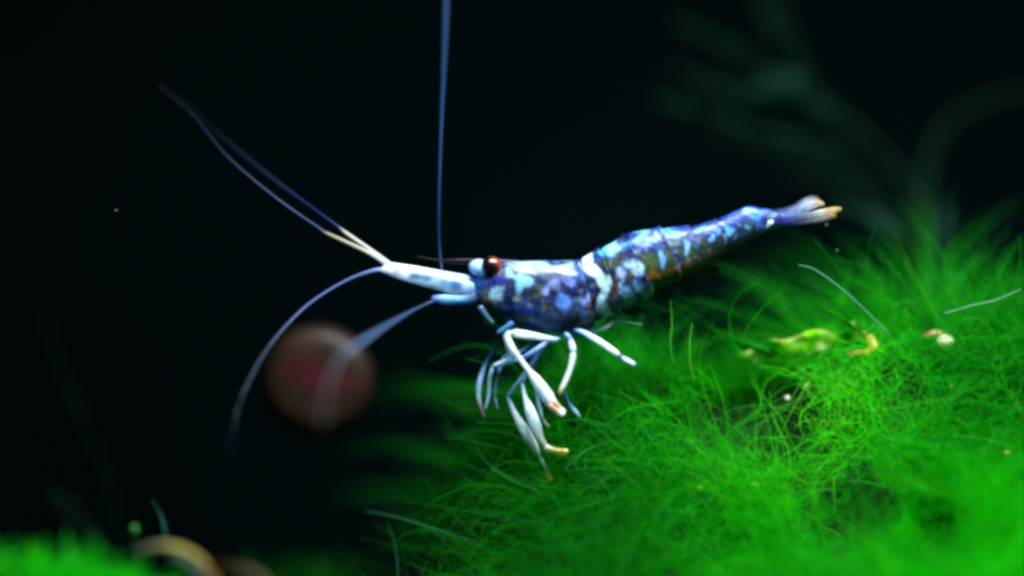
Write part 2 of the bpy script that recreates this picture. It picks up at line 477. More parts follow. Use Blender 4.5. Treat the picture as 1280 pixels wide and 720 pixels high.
thread([(868, 478, -.3), (863, 455, -.3), (862, 430, -.25), (865, 405, -.2)], [1.8, 1.7, 1.5, 1.0], (.42, .85, .20), "moss_thread",
       "upright yellow-green thread, nearer the pale leaf of the two upright ones", "moss thread", "stray threads on the moss")
thread([(842, 455, -.2), (838, 430, -.2), (840, 405, -.15), (838, 375, -.1)], [1.8, 1.8, 1.4, 1.0], (.32, .80, .20), "moss_thread",
       "upright yellow-green thread, nearer the shrimp of the two upright ones", "moss thread", "stray threads on the moss")
thread([(458, 639, .4), (490, 645, .4), (540, 660, .2), (605, 682, 0)], [1.0, 1.5, 1.6, 1.4], (.30, .66, .48), "moss_thread",
       "thin pale thread sloping down into the left edge of the moss mound", "moss thread", "stray threads on the moss")
thread([(483, 652, .5), (492, 675, .4), (496, 700, .3), (498, 730, .2)], [1.0, 1.4, 1.6, 1.6], (.22, .52, .36), "moss_thread",
       "short upright dim thread at the bottom edge left of the moss mound", "moss thread", "stray threads on the moss")
thread([(920, 560, -.9), (970, 515, -.9), (1010, 495, -.9), (1072, 474, -.8)], [1.8, 2.2, 2.0, 1.4], (.32, .72, .22), "moss_thread",
       "bright green branch-like thread crossing below the dark gap in the moss", "moss thread", "stray threads on the moss")

# ------------------------------------------------------------------ shrimp
SY = -0.15
root = tag(empty("shrimp", W(690, 420, 0)), "blue and white mottled freshwater shrimp with long antennae perched over the green moss", "shrimp")

RING = np.array([  # top x, top y, bottom x, bottom y, half width, depth y
    (581, 349, 579, 366, 5, 0), (590, 340, 588, 376, 11, 0), (604, 333, 600, 387, 17, 0), (620, 329, 618, 396, 22, 0),
    (650, 327, 650, 408, 26, 0), (680, 326, 685, 416, 29, 0), (705, 326, 712, 418, 29, 0), (722, 327, 740, 406, 28, 0),
    (729, 322, 754, 397, 27, 0), (745, 313, 772, 391, 27, 0), (753, 309, 783, 386, 27, 0), (777, 296, 812, 370, 27, 0),
    (784, 292, 819, 361, 25, 0), (816, 286, 843, 352, 23, .03), (826, 285, 852, 347, 22, .05), (856, 283, 873, 336, 19, .08),
    (866, 283, 881, 332, 18, .1), (891, 276, 905, 317, 15, .14), (902, 272, 913, 311, 14, .16), (936, 258, 950, 293, 11.5, .2),
    (955, 261, 965, 287, 9, .22), (985, 265, 990, 279, 7, .25), (1014, 265, 1017, 273, 4, .28), (1030, 266, 1031, 270, 2, .3)], float)
nr, nk = 420, 72
tt = np.linspace(0, len(RING) - 1, nr)
Q = np.vstack([2 * RING[0] - RING[1], RING, 2 * RING[-1] - RING[-2]])
i0 = np.clip(tt.astype(int), 0, len(RING) - 2); f = (tt - i0)[:, None]
a, b, c, d = Q[i0], Q[i0 + 1], Q[i0 + 2], Q[i0 + 3]
cr = 0.5 * (2 * b + (c - a) * f + (2 * a - 5 * b + 4 * c - d) * f ** 2 + (3 * b - a - 3 * c + d) * f ** 3)
cr = 0.5 * cr + 0.5 * (b * (1 - f) + c * f)
# overlapping plates: each ends in a raised rear lip, then a step down to the next
edges = [7.15, 9.4, 11.5, 14.45 - .5, 16 - .5, 18 - .5, 20.4]
sc_h = np.ones(nr)
for e in edges:
    amp = 0.075 if e < 17 else 0.055
    sc_h += amp * np.exp(-((tt - e) / 0.55) ** 2) * (tt <= e) - amp * 0.6 * np.exp(-((tt - e) / 0.40) ** 2) * (tt > e)
th = np.linspace(0, 2 * np.pi, nk, endpoint=False)
px = np.zeros((nr, nk)); py = np.zeros((nr, nk)); yy = np.zeros((nr, nk))
cxm, cym = (cr[:, 0] + cr[:, 2]) / 2, (cr[:, 1] + cr[:, 3]) / 2
hx, hy = (cr[:, 0] - cr[:, 2]) / 2, (cr[:, 1] - cr[:, 3]) / 2
ct, st = np.cos(th), np.sin(th)
sup = np.sign(ct) * np.abs(ct) ** 0.92
px = cxm[:, None] + (hx * sc_h)[:, None] * sup[None]
py = cym[:, None] + (hy * sc_h)[:, None] * sup[None]
widen = 1 + 0.12 * np.clip(-ct, 0, 1)
yy = cr[:, 5][:, None] + SY + (cr[:, 4] * sc_h)[:, None] / 100 * (np.sign(st) * np.abs(st) ** 0.9 * widen)[None]
# rear edges bow backwards towards the flank, as on real plates
V = np.stack([(px - 640) / 100, yy, (360 - py) / 100], -1).reshape(-1, 3)
PX, PY = px.ravel(), py.ravel(); TT = np.repeat(tt, nk)
nA, nB, nC, nD_ = Smooth(5.5, 20, 71), Smooth(9, 20, 72), Smooth(15, 24, 73), Smooth(7, 20, 74)
def sm(x, a, b): t = np.clip((x - a) / (b - a), 0, 1); return t * t * (3 - 2 * t)
col = np.tile(lin([.05, .15, .34]), (len(V), 1))
def put(mask, srgb):
    global col
    col = col * (1 - mask[:, None]) + lin(srgb) * mask[:, None]
Vn = V + np.stack([nB(V + 3), nB(V + 7), nB(V + 11)], 1) * 0.012
put(sm(nA(V), 0.1, 0.9) * .7, (.22, .20, .18))
put(sm(nB(V), 0.5, 1.4) * .6, (.20, .40, .78))
put(sm(nD_(V), 0.5, 1.1) * .9, (.05, .08, .36))
put(sm(nC(V), 1.2, 1.8) * .4, (.50, .70, .96))
put(sm(nC(-V), 1.0, 1.5) * .8, (.30, .30, .14))
nE, nF = Smooth(24, 20, 75), Smooth(40, 20, 76)
wx = PX + nB(V) * 2.4 + nC(V + 2) * 1.8 + nE(V) * .6; wy = PY + nB(V + 5) * 2.2 + nC(V + 4) * 1.6 + nE(V + 3) * .6
ab = sm(TT, 11.3, 12.0)
low = sm((PY - cym.repeat(nk)) / (np.abs(hy).repeat(nk)), -0.5, -0.05)
put(ab * low * .95, (.17, .24, .09))
put(ab * sm((PY - cym.repeat(nk)) / (np.abs(hy).repeat(nk)), .2, .8) * .7, (.42, .28, .03))
put(ab * (1 - low) * .6, (.14, .30, .78))
put(sm(TT, 15.2, 16.8) * low * .9, (.07, .14, .17))
put(sm(TT, 17.3, 18.6) * (1 - low * .85), (.08, .28, .74))
put(sm(TT, 17.8, 18.8) * sm(nB(V), 0.1, .9) * .8, (.20, .46, .95))
put(sm(TT, 20.0, 22.0), (.42, .46, .74))
PATCH = [ # cx, cy, rx, ry, rot, colour, strength
    (678, 334, 48, 6.5, 0, (.72, .78, .94), .95), (640, 331, 9, 4, 0, (.60, .62, .84), .8), (708, 341, 18, 2.6, 6, (.94, .92, .98), 1), (668, 336, 5, 5, 0, (.42, .52, .84), .7), (655, 337, 12, 5, 0, (.80, .70, .80), .7),
    (688, 333, 8, 4, 0, (.50, .64, .92), .7), (622, 352, 11, 9, -30, (.08, .10, .56), 1), (650, 350, 14, 8, 20, (.62, .82, 1), 1), (646, 361, 8, 8, 0, (.52, .76, 1), 1),
    (632, 344, 6, 5, 0, (.62, .78, .98), .8), (621, 367, 7, 8, 20, (.62, .76, .90), 1), (614, 374, 3, 3, 0, (.62, .42, .20), .9), (647, 375, 8, 5, 0, (.48, .46, .44), .9),
    (663, 366, 7, 10, 10, (.14, .15, .24), .9), (680, 361, 6, 8, 15, (.60, .60, .92), 1), (672, 371, 7, 4, -20, (.34, .36, .14), .9), (692, 354, 8, 5, 0, (.58, .54, .86), .8),
    (703, 380, 10, 9, 0, (.36, .52, .92), 1), (688, 398, 18, 10, 0, (.30, .40, .66), .85), (655, 391, 20, 7, 10, (.14, .24, .62), .9), (712, 352, 12, 6, 8, (.42, .44, .84), .9),
    (697, 368, 6, 5, 0, (.10, .12, .34), .8), (720, 388, 8, 10, 0, (.20, .20, .24), .7), (731, 372, 5, 8, 10, (.56, .62, .92), .95), (741, 378, 4, 16, 6, (.56, .38, .05), .95),
    (726, 335, 4, 14, -25, (.06, .10, .48), .9), (744, 366, 2.5, 26, 8, (.16, .07, .06), .9), (610, 385, 8, 6, 0, (.14, .26, .36), .8), (668, 410, 10, 5, 0, (.10, .12, .50), .9), (630, 385, 10, 6, 20, (.22, .34, .56), .8),
    # abdomen
    (763, 338, 6, 20, -26, (.08, .14, .22), 1), (744, 372, 5, 24, 4, (.08, .07, .16), 1), (733, 327, 12, 7, 46, (.92, 1, 1), 1.3), (743, 339, 13, 7, 54, (.92, 1, 1), 1.3), (751, 352, 9, 7.5, 62, (.92, 1, 1), 1.3), (755, 368, 6.5, 14, 2, (.74, .86, 1), 1.3), (756, 386, 6.5, 10, 0, (.70, .82, .94), 1.2),
    (752, 321, 5, 12, 40, (.08, .20, .62), .9), (760, 313, 17, 6.5, -28, (.42, .74, 1), 1.1), (770, 307, 9, 6, -28, (.62, .88, 1), 1), (757, 318, 4, 3, 0, (.14, .40, .86), .8),
    (765, 333, 8, 9, -30, (.18, .26, .18), .95), (780, 318, 10, 6, -30, (.14, .20, .44), .9), (789, 337, 15, 10, 30, (.76, .84, 1), 1.2), (771, 347, 7, 7, 0, (.62, .68, .97), 1), (781, 374, 11, 9, 0, (.42, .62, .80), 1), (803, 363, 8, 13, -20, (.50, .68, .80), 1),
    (785, 353, 7, 5, 0, (.34, .24, .18), .9), (799, 350, 4, 10, -15, (.20, .32, .74), .9), (767, 362, 3.5, 13, -6, (.36, .17, .03), 1), (774, 360, 4, 8, 0, (.58, .68, .92), .7),
    (793, 298, 15, 5, -20, (.42, .68, 1), 1.1), (802, 291, 13, 4, -12, (.62, .84, 1), 1), (810, 303, 11, 6, -10, (.66, .72, .97), 1), (790, 305, 6, 5, 0, (.10, .22, .66), .9), (822, 297, 5, 6, 0, (.86, .78, .66), .9), (791, 312, 5, 3, 0, (.66, .60, .52), .9),
    (822, 323, 5, 6, -10, (.48, .66, 1), 1.1), (816, 344, 7, 9, -30, (.52, .34, .03), .9), (803, 325, 6, 8, 0, (.24, .30, .16), .9),
    (838, 290, 11, 5, 0, (.60, .84, 1), 1.1), (850, 295, 8, 3, 0, (.88, .88, .90), 1), (838, 289, 3, 3, 0, (.24, .48, .94), .8), (853, 311, 5, 8, -15, (.50, .66, 1), 1.1), (850, 336, 6, 6, -30, (.50, .32, .04), .8), (838, 300, 9, 3, 0, (.66, .62, .54), .8),
    (873, 287, 10, 5, -6, (.56, .78, 1), 1.1), (888, 291, 8, 4, -15, (.80, .76, .76), .9), (894, 294, 5, 6, 0, (.40, .58, .98), 1), (887, 303, 4, 4, 0, (.42, .60, .98), 1), (867, 312, 5, 4, 0, (.20, .34, .50), .8),
    (905, 283, 5, 4, 0, (.82, .80, .74), .9), (910, 289, 4, 5, 0, (.36, .62, .97), 1), (938, 263, 8, 6, -10, (.88, .99, 1), 1.2), (944, 268, 12, 6, 0, (.34, .66, .98), .8), (930, 284, 6, 3, 0, (.46, .66, .70), .8), (962, 282, 4, 3, 0, (.96, .98, .92), 1.1), (963, 273, 5, 2.5, 0, (.60, .70, .86), .9), (953, 270, 4, 6, 0, (.06, .14, .64), .9), (975, 277, 12, 4, -8, (.10, .14, .50), .8), (967, 263, 10, 2.5, 4, (.62, .60, .86), .9),
]
for e in edges[1:]:
    put(np.exp(-((TT - e - .16) / .17) ** 2) * .85, (.06, .13, .42) if e > 11 else (.10, .10, .22))
for cx, cy, rx, ry, rot, cc, stg in PATCH:
    r_ = math.radians(rot); dx, dy = wx - cx, wy - cy
    u = (dx * math.cos(r_) + dy * math.sin(r_)) / rx; v = (-dx * math.sin(r_) + dy * math.cos(r_)) / ry
    put(np.clip(stg * (1 - sm(u * u + v * v, 0.25, 1.45)), 0, 1), cc)
col = col * np.array([.78, 1.08, 1.06]) * (1 - .42 * ab * (1 - low))[:, None] * np.where((ab * (1 - low))[:, None] > .5, np.array([.75, .95, 1.1]), 1)
put(sm(nF(V), 1.2, 1.9) * .15, (.80, .88, 1)); put(sm(-nF(V), .9, 1.6) * .35, (.05, .07, .20))
lum_ = (col @ np.array([.25, .6, .15]))[:, None]
col = np.clip(lum_ + (col - lum_) * .98, .002, .95)
F = []
ia, ka = np.meshgrid(np.arange(nr - 1), np.arange(nk), indexing='ij')
q0 = (ia * nk + ka).ravel(); q1 = (ia * nk + (ka + 1) % nk).ravel()
F = np.stack([q0, q1, q1 + nk, q0 + nk], 1)
# close the ends with a centre vertex (as degenerate quads avoided: use triangles split)
Fl = np.concatenate([np.stack([F[:, 0], F[:, 1], F[:, 2]], 1), np.stack([F[:, 0], F[:, 2], F[:, 3]], 1)])
n0 = len(V)
V2 = np.vstack([V, V[:nk].mean(0), V[-nk:].mean(0)]); C2 = np.vstack([col, col[0], col[-1]])
cap = [(n0, (j + 1) % nk, j) for j in range(nk)] + [(n0 + 1, (nr - 1) * nk + j, (nr - 1) * nk + (j + 1) % nk) for j in range(nk)]
build("body", V2, np.vstack([Fl[:, ::-1], np.array(cap)]), M_shell, root, C2)

WH = (.90, .96, 1.0); BL = (.64, .80, .96); DB = (.16, .26, .55); OR = (.85, .55, .20)
def limb(name, ctrl, n=28, k=10, flat=1.0, mat=None, parent=root, label=None, wob=0, streak=0, core=0):
    if name == 'leg':
        wob, streak = .02, .3; ctrl = [(c[0], c[1], c[2], c[3] * (.62 if c[3] < 8 else .74), *c[4:]) for c in ctrl]
        out = []      # joints: a pinch and a darker ring wherever the limb bends
        for i, c in enumerate(ctrl):
            c = np.array(c, float)
            if 0 < i < len(ctrl) - 1:
                a_ = np.array(ctrl[i - 1], float); b_ = np.array(ctrl[i + 1], float)
                d1 = c[:2] - a_[:2]; d2 = b_[:2] - c[:2]; l1 = np.linalg.norm(d1); l2 = np.linalg.norm(d2)
                if l1 > 7 and l2 > 7 and np.dot(d1, d2) / (l1 * l2) < math.cos(math.radians(22)):
                    p_ = c + (a_ - c) * (4 / l1); n_ = c + (b_ - c) * (4 / l2)
                    p_[3] = n_[3] = c[3] * 1.08; c[3] *= .74; c[4:] = c[4:] * np.array([.55, .68, .8])
                    out += [p_, c, n_]; continue
            out.append(c)
        ctrl = out; n = int(n * 1.6)
    if name == 'antenna': ctrl = [(c[0], c[1], c[2], c[3] * (.68 if c[4] > .58 else .52), *(np.array(c[4:]) * .7 + .3 * (.3 * c[4] + .6 * c[5] + .1 * c[6]) * np.array([.9, 1.05, 1.25]))) for c in ctrl]
    V, F, C = tube(ctrl, n, k, flat, wob, streak, core)
    o = build(name, V, F, mat or M_limb, parent, C)
    if label: o["label"] = label
    return o
def sub(name, ctrl, parent, n=14, k=8, flat=1.0, mat=None):
    V, F, C = tube(ctrl, n, k, flat)
    return build(name, V, F, mat or M_limb, parent, C)

# eyes
for y, s in ((-.30, 1), (.12, 1)):
    c = W(614, 333, 0); c[1] = y
    V, F = ball(c, (.125, .10, .12))
    n_ = Smooth(12, 10, 91)(V)
    C = np.tile(lin([.05, .012, .012]), (len(V), 1))
    k_ = sm((V[:, 0] - c[0]) * .8 + (V[:, 2] - c[2]) * .6, .03, .13)[:, None]
    C = C * (1 - k_) + lin([.46, .17, .06]) * k_
    build("eye", V, F, M_eye, root, C)
    limb("eye_stalk", [(603, 347, y + .1, 5, *BL), (609, 341, y + .06, 8, .5, .6, .8), (613, 335, y + .03, 9, .4, .4, .5)], 8, 10)
# face: pale bulb in front of the eye, rostrum, antenna bases
limb("face_plate", [(588, 331, SY - .05, 4, .55, .4, .8), (593, 333, SY - .08, 9, .66, .82, 1), (600, 336, SY - .08, 11, .52, .76, 1), (606, 345, SY - .08, 9, .45, .65, .9)], 14, 14)
limb("rostrum", [(650, 329, SY, 2.5, .5, .5, .7), (610, 327, SY, 4, .10, .10, .22), (578, 327, SY, 4, .03, .04, .14), (545, 325, SY, 1.1, .015, .015, .03), (518, 319, SY, 0.45, .06, .045, .03)], 20, 8, .5, mat=M_clear)
limb("antennal_scale", [(478, 337, SY - .2, 3, *WH), (490, 337, SY - .2, 7.5, .92, .93, 1), (515, 344, SY - .2, 9, *WH), (545, 350, SY - .18, 11, .80, .92, 1), (570, 357, SY - .15, 11, .85, .95, 1), (592, 363, SY - .1, 9, .55, .72, .92)], 60, 28, .45, streak=.4, wob=.03, core=1)
limb("antennal_scale", [(480, 334, SY + .15, 3, *BL), (510, 339, SY + .15, 6, *BL), (550, 347, SY + .15, 8, .45, .65, .9), (590, 357, SY + .1, 8, *DB)], 24, 10, .5)
limb("antennule_base", [(488, 332, SY - .05, 4, .9, .88, .86), (520, 338, SY - .05, 5, .95, .92, .97), (560, 346, SY - .05, 6, .8, .88, 1), (592, 353, SY - .03, 8, .5, .7, .95)], 30, 14, .8, streak=.6)
limb("antenna_base", [(541, 373, SY - .15, 4, .35, .5, .9), (556, 374, SY - .15, 6, .55, .8, 1), (572, 374, SY - .12, 6.5, .45, .72, .95), (594, 372, SY - .08, 9, .16, .3, .5)], 20, 14, .7, streak=.8)
limb("mouth_limb", [(600, 384, SY - .12, 5, .2, .3, .5), (608, 396, SY - .14, 4, .2, .38, .42), (616, 404, SY - .14, 2.5, .25, .5, .6)], 10, 8)
limb("mouth_limb", [(640, 404, SY - .2, 4, .2, .35, .6), (632, 410, SY - .22, 3.2, .25, .5, .7), (622, 416, SY - .22, 2, .3, .55, .75)], 10, 8)

# antennae
CR = (.92, .88, .78)
limb("antenna", [(492, 334, SY, 4.5, *WH), (470, 317, SY, 3.4, *CR), (430, 289, SY + .02, 2.6, *CR), (424, 284, SY + .02, 2.4, .30, .38, .62), (340, 222, .5, 2.2, .20, .26, .46), (275, 168, .9, 2.0, .14, .17, .28), (208, 108, 1.4, 1.6, .10, .10, .16)], 60, 7, mat=M_clear)
limb("antenna", [(488, 333, SY, 4.5, *WH), (462, 316, SY - .05, 3.0, *CR), (408, 291, SY - .1, 2.4, .80, .68, .52), (402, 287, SY - .1, 2.0, .34, .40, .70), (345, 247, -.3, 1.9, .36, .38, .62), (285, 196, -.5, 1.8, .28, .29, .50), (240, 142, -.8, 1.6, .22, .20, .30), (200, 108, -1.1, 1.3, .16, .13, .20)], 60, 7, mat=M_clear)
limb("antenna", [(553, 345, SY + .1, 2.2, .30, .40, .70), (549, 300, .05, 2.4, .14, .28, .55), (549, 240, -.1, 2.8, .22, .42, .76), (552, 150, -.5, 3.0, .30, .54, .88), (556, 60, -1.0, 3.0, .32, .56, .90), (560, -60, -1.4, 2.6, .32, .55, .85), (566, -200, -1.6, 2.0, .3, .4, .7)], 50, 7, mat=M_clear)
limb("antenna", [(484, 338, SY - .1, 3.4, *WH), (470, 337, SY - .1, 3.0, .62, .74, .98), (430, 352, -.2, 2.9, .46, .56, .90), (380, 385, -.4, 2.7, .40, .50, .84), (335, 435, -.8, 2.3, .26, .34, .58), (305, 490, -1.2, 2.0, .22, .28, .44), (293, 530, -1.5, 1.8, .16, .20, .32), (289, 568, -2.5, 1.4, .10, .12, .2)], 60, 7, mat=M_clear)
limb("antenna", [(548, 374, SY - .15, 2.6, .40, .5, .85), (530, 381, -.4, 2.2, .30, .40, .62), (500, 397, -.9, 2.8, .36, .50, .80), (455, 425, -1.9, 3.4, .50, .64, .88), (424, 450, -2.7, 3.2, .46, .50, .56), (409, 490, -3.2, 2.6, .36, .34, .37), (404, 535, -3.6, 1.8, .24, .22, .23)], 60, 7, mat=M_clear)

# walking legs
yF, yB = SY - .30, SY + .22
lg = limb("leg", [(700, 424, yF + .14, 4, *DB), (690, 424, yF + .1, 5, .75, .86, 1), (662, 419, yF, 6.5, *WH), (640, 416, yF, 6.5, *WH), (632, 419, yF - .02, 6, *WH), (642, 438, yF - .03, 5.5, *WH), (660, 462, yF - .03, 4.6, .95, .97, 1), (670, 475, yF - .03, 8, *WH), (683, 494, yF - .03, 10.5, .85, .92, 1), (689, 504, yF - .02, 9, .9, .88, .85)], 60, 12, .75)
sub("claw", [(684, 502, yF - .04, 3.5, .9, .9, .9), (692, 511, yF - .06, 3.4, .66, .50, .34), (704, 518, yF - .04, 3.4, .9, .95, 1)], lg, flat=.8)
sub("claw", [(691, 500, yF, 3.2, .9, .9, .9), (698, 509, yF, 3.4, .76, .62, .45), (705, 515, yF - .01, 2.6, .88, .95, 1)], lg, flat=.8)
limb("leg", [(634, 420, yF + .1, 5, *WH), (636, 434, yF + .12, 6, .80, .92, 1), (641, 447, yF + .14, 7, .78, .9, .98), (633, 451, yF + .14, 5.5, .8, .92, 1), (618, 457, yF + .16, 4, .78, .9, 1)], 26, 10)
limb("leg", [(690, 422, yF + .25, 4, *DB), (678, 432, yF + .2, 5.5, .62, .76, .95), (660, 444, yF + .18, 5, .5, .66, .9), (645, 450, yF + .2, 4, .6, .78, .95), (616, 458, yF + .25, 4.2, .62, .82, .96), (612, 475, yF + .25, 4.6, .45, .62, .68), (610, 498, yF + .22, 3.6, .42, .6, .72), (606, 512, yF + .2, 2.4, .4, .52, .5)], 44, 10)
limb("leg", [(640, 420, yB, 4, *DB), (625, 428, yB, 4, .30, .45, .72), (609, 450, yB, 4, .40, .60, .86), (600, 476, yB - .05, 5.5, .66, .80, .96), (598, 494, yB - .05, 5, .7, .84, .97), (601, 510, yB - .05, 3.5, .62, .58, .6), (606, 523, yB - .05, 2, .4, .5, .5)], 40, 10)
limb("leg", [(690, 424, yB - .1, 4, *DB), (678, 434, yB - .1, 5.5, .50, .66, .90), (660, 462, yB - .08, 5, .46, .66, .86), (645, 482, yB - .1, 4.2, .5, .72, .9), (634, 496, yB - .12, 4, .62, .82, .94), (644, 518, yB - .15, 6.2, .88, .96, 1), (658, 542, yB - .15, 9, .88, .96, 1), (669, 560, yB - .15, 7.5, .8, .92, .97), (675, 574, yB - .15, 2.6, .5, .75, .7)], 52, 10, .8)
lg = limb("leg", [(684, 426, yF + .3, 4, *DB), (668, 452, yF + .3, 4.2, .5, .68, .9), (652, 478, yF + .28, 3.6, .6, .8, .9), (656, 496, yF + .26, 4.4, .8, .92, .97), (662, 512, yF + .24, 8.2, .88, .95, 1), (669, 532, yF + .22, 10, .78, .9, .96), (675, 548, yF + .2, 7.9, .72, .8, .72), (684, 559, yF + .18, 4, .85, .9, .9)], 50, 12, .75)
sub("claw", [(682, 559, yF + .17, 4, .9, .95, .95), (694, 563, yF + .15, 3.4, .80, .76, .42), (709, 564, yF + .13, 2.8, .9, .82, .5)], lg, flat=.8)
sub("claw", [(684, 563, yF + .2, 3, .9, .9, .9), (694, 566, yF + .2, 2.6, .7, .72, .3), (706, 567, yF + .2, 1.8, .9, .78, .4)], lg, flat=.8)
limb("leg", [(706, 416, yF + .1, 4, *DB), (713, 424, yF + .06, 5, *BL), (717, 440, yF, 5.6, *WH), (713, 460, yF, 5.4, *WH), (706, 478, yF, 5, *WH), (702, 486, yF, 4.4, .95, .9, .85), (700, 492, yF, 3, *OR)], 32, 10)
limb("leg", [(716, 412, yF + .14, 4, *DB), (728, 415, yF + .1, 4.5, *BL), (745, 424, yF + .04, 5.2, *WH), (760, 434, yF, 5.2, *WH), (770, 441, yF, 4.6, *WH), (775, 445, yF, 3.2, .22, .32, .5), (781, 449, yF, 4.2, .8, .92, 1), (793, 455, yF, 2.8, .8, .9, 1)], 36, 10)
limb("leg", [(728, 412, yF + .3, 3.5, *DB), (740, 413, yF + .28, 4.2, *BL), (757, 409, yF + .26, 4.6, .9, .97, 1), (769, 401, yF + .26, 4, .85, .95, 1), (778, 402, yF + .28, 2, .35, .6, .55), (803, 406, yF + .3, 1.6, .35, .5, .42)], 30, 8)
limb("leg", [(700, 480, yB, 2, .2, .4, .5), (712, 505, yB, 3.2, .35, .6, .75), (719, 514, yB, 4, .72, .9, 1), (725, 521, yB, 2.6, .6, .75, .85)], 16, 8)
limb("leg_tip", [(676, 574, yB - .15, 2.4, .5, .75, .7), (683, 590, yB - .18, 3, .6, .7, .5), (686, 597, yB - .2, 4, .85, .70, .35), (689, 602, yB - .2, 2.2, .8, .6, .3)], 14, 8)

for pts in ([(668, 428, yB - .2, 3, *DB), (650, 440, yB - .2, 4, .40, .60, .86), (630, 446, yB - .18, 3.6, .5, .7, .9), (622, 470, yB - .2, 4, .4, .6, .75), (618, 496, yB - .2, 3, .45, .6, .7), (622, 512, yB - .2, 1.8, .4, .5, .5)],
            [(672, 428, yB, 3.4, *DB), (664, 446, yB, 4, .46, .64, .88), (668, 470, yB, 3.4, .55, .75, .92), (672, 500, yB, 4, .66, .84, .94), (678, 524, yB, 3, .6, .75, .8), (686, 534, yB, 1.8, .7, .66, .4)]):
    limb("leg", pts, 40, 10)
# swimmerets under the abdomen
for (ax, ay, bx, by, y) in ((770, 388, 800, 398, -.3), (806, 372, 838, 380, -.28), (838, 354, 868, 362, -.2), (866, 340, 895, 346, -.1), (892, 324, 918, 330, 0)):
    limb("swimmeret", [(ax - 4, ay - 14, y + .25, 5, .15, .30, .30), ((ax + bx) / 2 - 8, (ay + by) / 2 - 9, y + .2, 7, .16, .36, .28), ((ax + bx) / 2 + 6, (ay + by) / 2 - 6, y + .2, 7, .16, .40, .26), (bx + 4, by - 10, y + .2, 2, .1, .26, .16)], 18, 12, .25, M_fin)
# tail fan
GL = (.86, .76, .52)
limb("tail_lobe", [(950, 272, .05, 4, .16, .24, .68), (975, 272, .04, 4.2, 0.28, .40, .74), (1000, 263, .02, 4.5, .62, .68, .82), (1014, 257, 0, 5.0, .76, .78, .90), (1024, 254, 0, 4, .80, .72, .52), (1030, 256, 0, 1.2, *GL)], 26, 16, .16, streak=.7, mat=M_tail)
limb("tail_lobe", [(955, 278, .0, 4, .12, .16, .55), (985, 275, -.02, 5, .2, .24, .55), (1008, 270, -.04, 4, .50, .52, .64), (1028, 266, -.06, 4.4, .86, .86, .80), (1041, 263, -.06, 3.9, *GL), (1051, 261, -.06, 2.2, .84, .70, .44)], 26, 16, .16, streak=.7, mat=M_tail)
limb("tail_lobe", [(955, 270, .4, 4, .1, .15, .5), (990, 264, .45, 5, .34, .42, .66), (1012, 252, .5, 5, .66, .68, .74), (1022, 250, .5, 2.5, .82, .74, .55)], 20, 14, .16, streak=.7, mat=M_tail)
limb("tail_lobe", [(960, 280, .4, 3, .1, .12, .4), (995, 275, .45, 4.5, .4, .42, .6), (1025, 271, .5, 5, .7, .7, .7), (1043, 268, .5, 2.5, .85, .65, .3)], 20, 14, .16, streak=.7, mat=M_tail)

# ------------------------------------------------------------------ other things on the moss
def leaf_blade(ctrl, n=22, m=9, curl=0.0, thick=.012):
    """leaf: ctrl rows px,py,y,half width px,r,g,b; the blade tilts up towards the lamp; thin closed slab"""
    c = np.asarray(ctrl, float)
    xyz = np.array([W(a[0], a[1], a[2]) for a in c])
    R = spline(np.hstack([xyz, c[:, 3:4] / 100, lin(c[:, 4:7])]), n)
    p, hw, colr = R[:, :3], np.maximum(R[:, 3], .004), np.clip(R[:, 4:7], 0, 1)
    t = np.gradient(p, axis=0); t /= np.linalg.norm(t, axis=1)[:, None]
    u = np.cross(t, [0, .8, .6]); u /= np.linalg.norm(u, axis=1)[:, None]
    nn = np.cross(u, t)
    s = np.linspace(-1, 1, m)
    rows = []
    for sg in (1, -1):
        prof = (curl * (s ** 2))[None, :, None] * hw[:, None, None] + sg * thick * (1 - .8 * np.abs(s))[None, :, None]
        rows.append(p[:, None] + s[None, :, None] * hw[:, None, None] * u[:, None] + prof * nn[:, None])
    V = np.concatenate([rows[0].reshape(-1, 3), rows[1].reshape(-1, 3)])
    F = []
    o = n * m
    for i in range(n - 1):
        for j in range(m - 1):
            a_ = i * m + j
            F.append((a_, a_ + 1, a_ + m + 1, a_ + m)); F.append((o + a_, o + a_ + m, o + a_ + m + 1, o + a_ + 1))
        F.append((i * m, i * m + m, o + i * m + m, o + i * m)); F.append((i * m + m - 1, o + i * m + m - 1, o + i * m + 2 * m - 1, i * m + 2 * m - 1))
    for j in range(m - 1):
        F.append((j, o + j, o + j + 1, j + 1)); e = (n - 1) * m + j
        F.append((e, e + 1, o + e + 1, o + e))
    vein = 1 - .25 * np.exp(-(s / .12) ** 2)
    C = (colr[:, None] * vein[None, :, None]).reshape(-1, 3)
    return V, np.array(F), np.vstack([C, C])

LP = [(918, 448, 3, .40, .66, .28), (948, 440, 11, .74, .88, .50), (990, 431, 14, .86, .94, .50), (1030, 424, 12, .72, .90, .26), (1062, 414, 8, .78, .88, .34), (1080, 404, 3, .7, .8, .3)]
V, F, C = leaf_blade([(u_, v_, surf(u_, v_, .52), h_ * 1.35, *c_) for u_, v_, h_, *c_ in LP], 50, 15, curl=-.3)
V = V + np.stack([0 * V[:, 0], Smooth(6, 10, 140)(V) * .03, Smooth(6, 10, 141)(V) * .03], 1)
g_ = Smooth(9, 16, 131)(V)
k_ = sm(g_, .0, .7)[:, None]; C = C * (1 - k_) + lin([.12, .58, .06]) * k_
k_ = sm(-g_, .4, 1.0)[:, None]; C = C * (1 - k_) + lin([.93, .97, .72]) * k_
tag(build("leaf", V, F, M_leaf, colors=C), "pale yellow-green leaf lying on the moss behind the dark gap", "leaf")
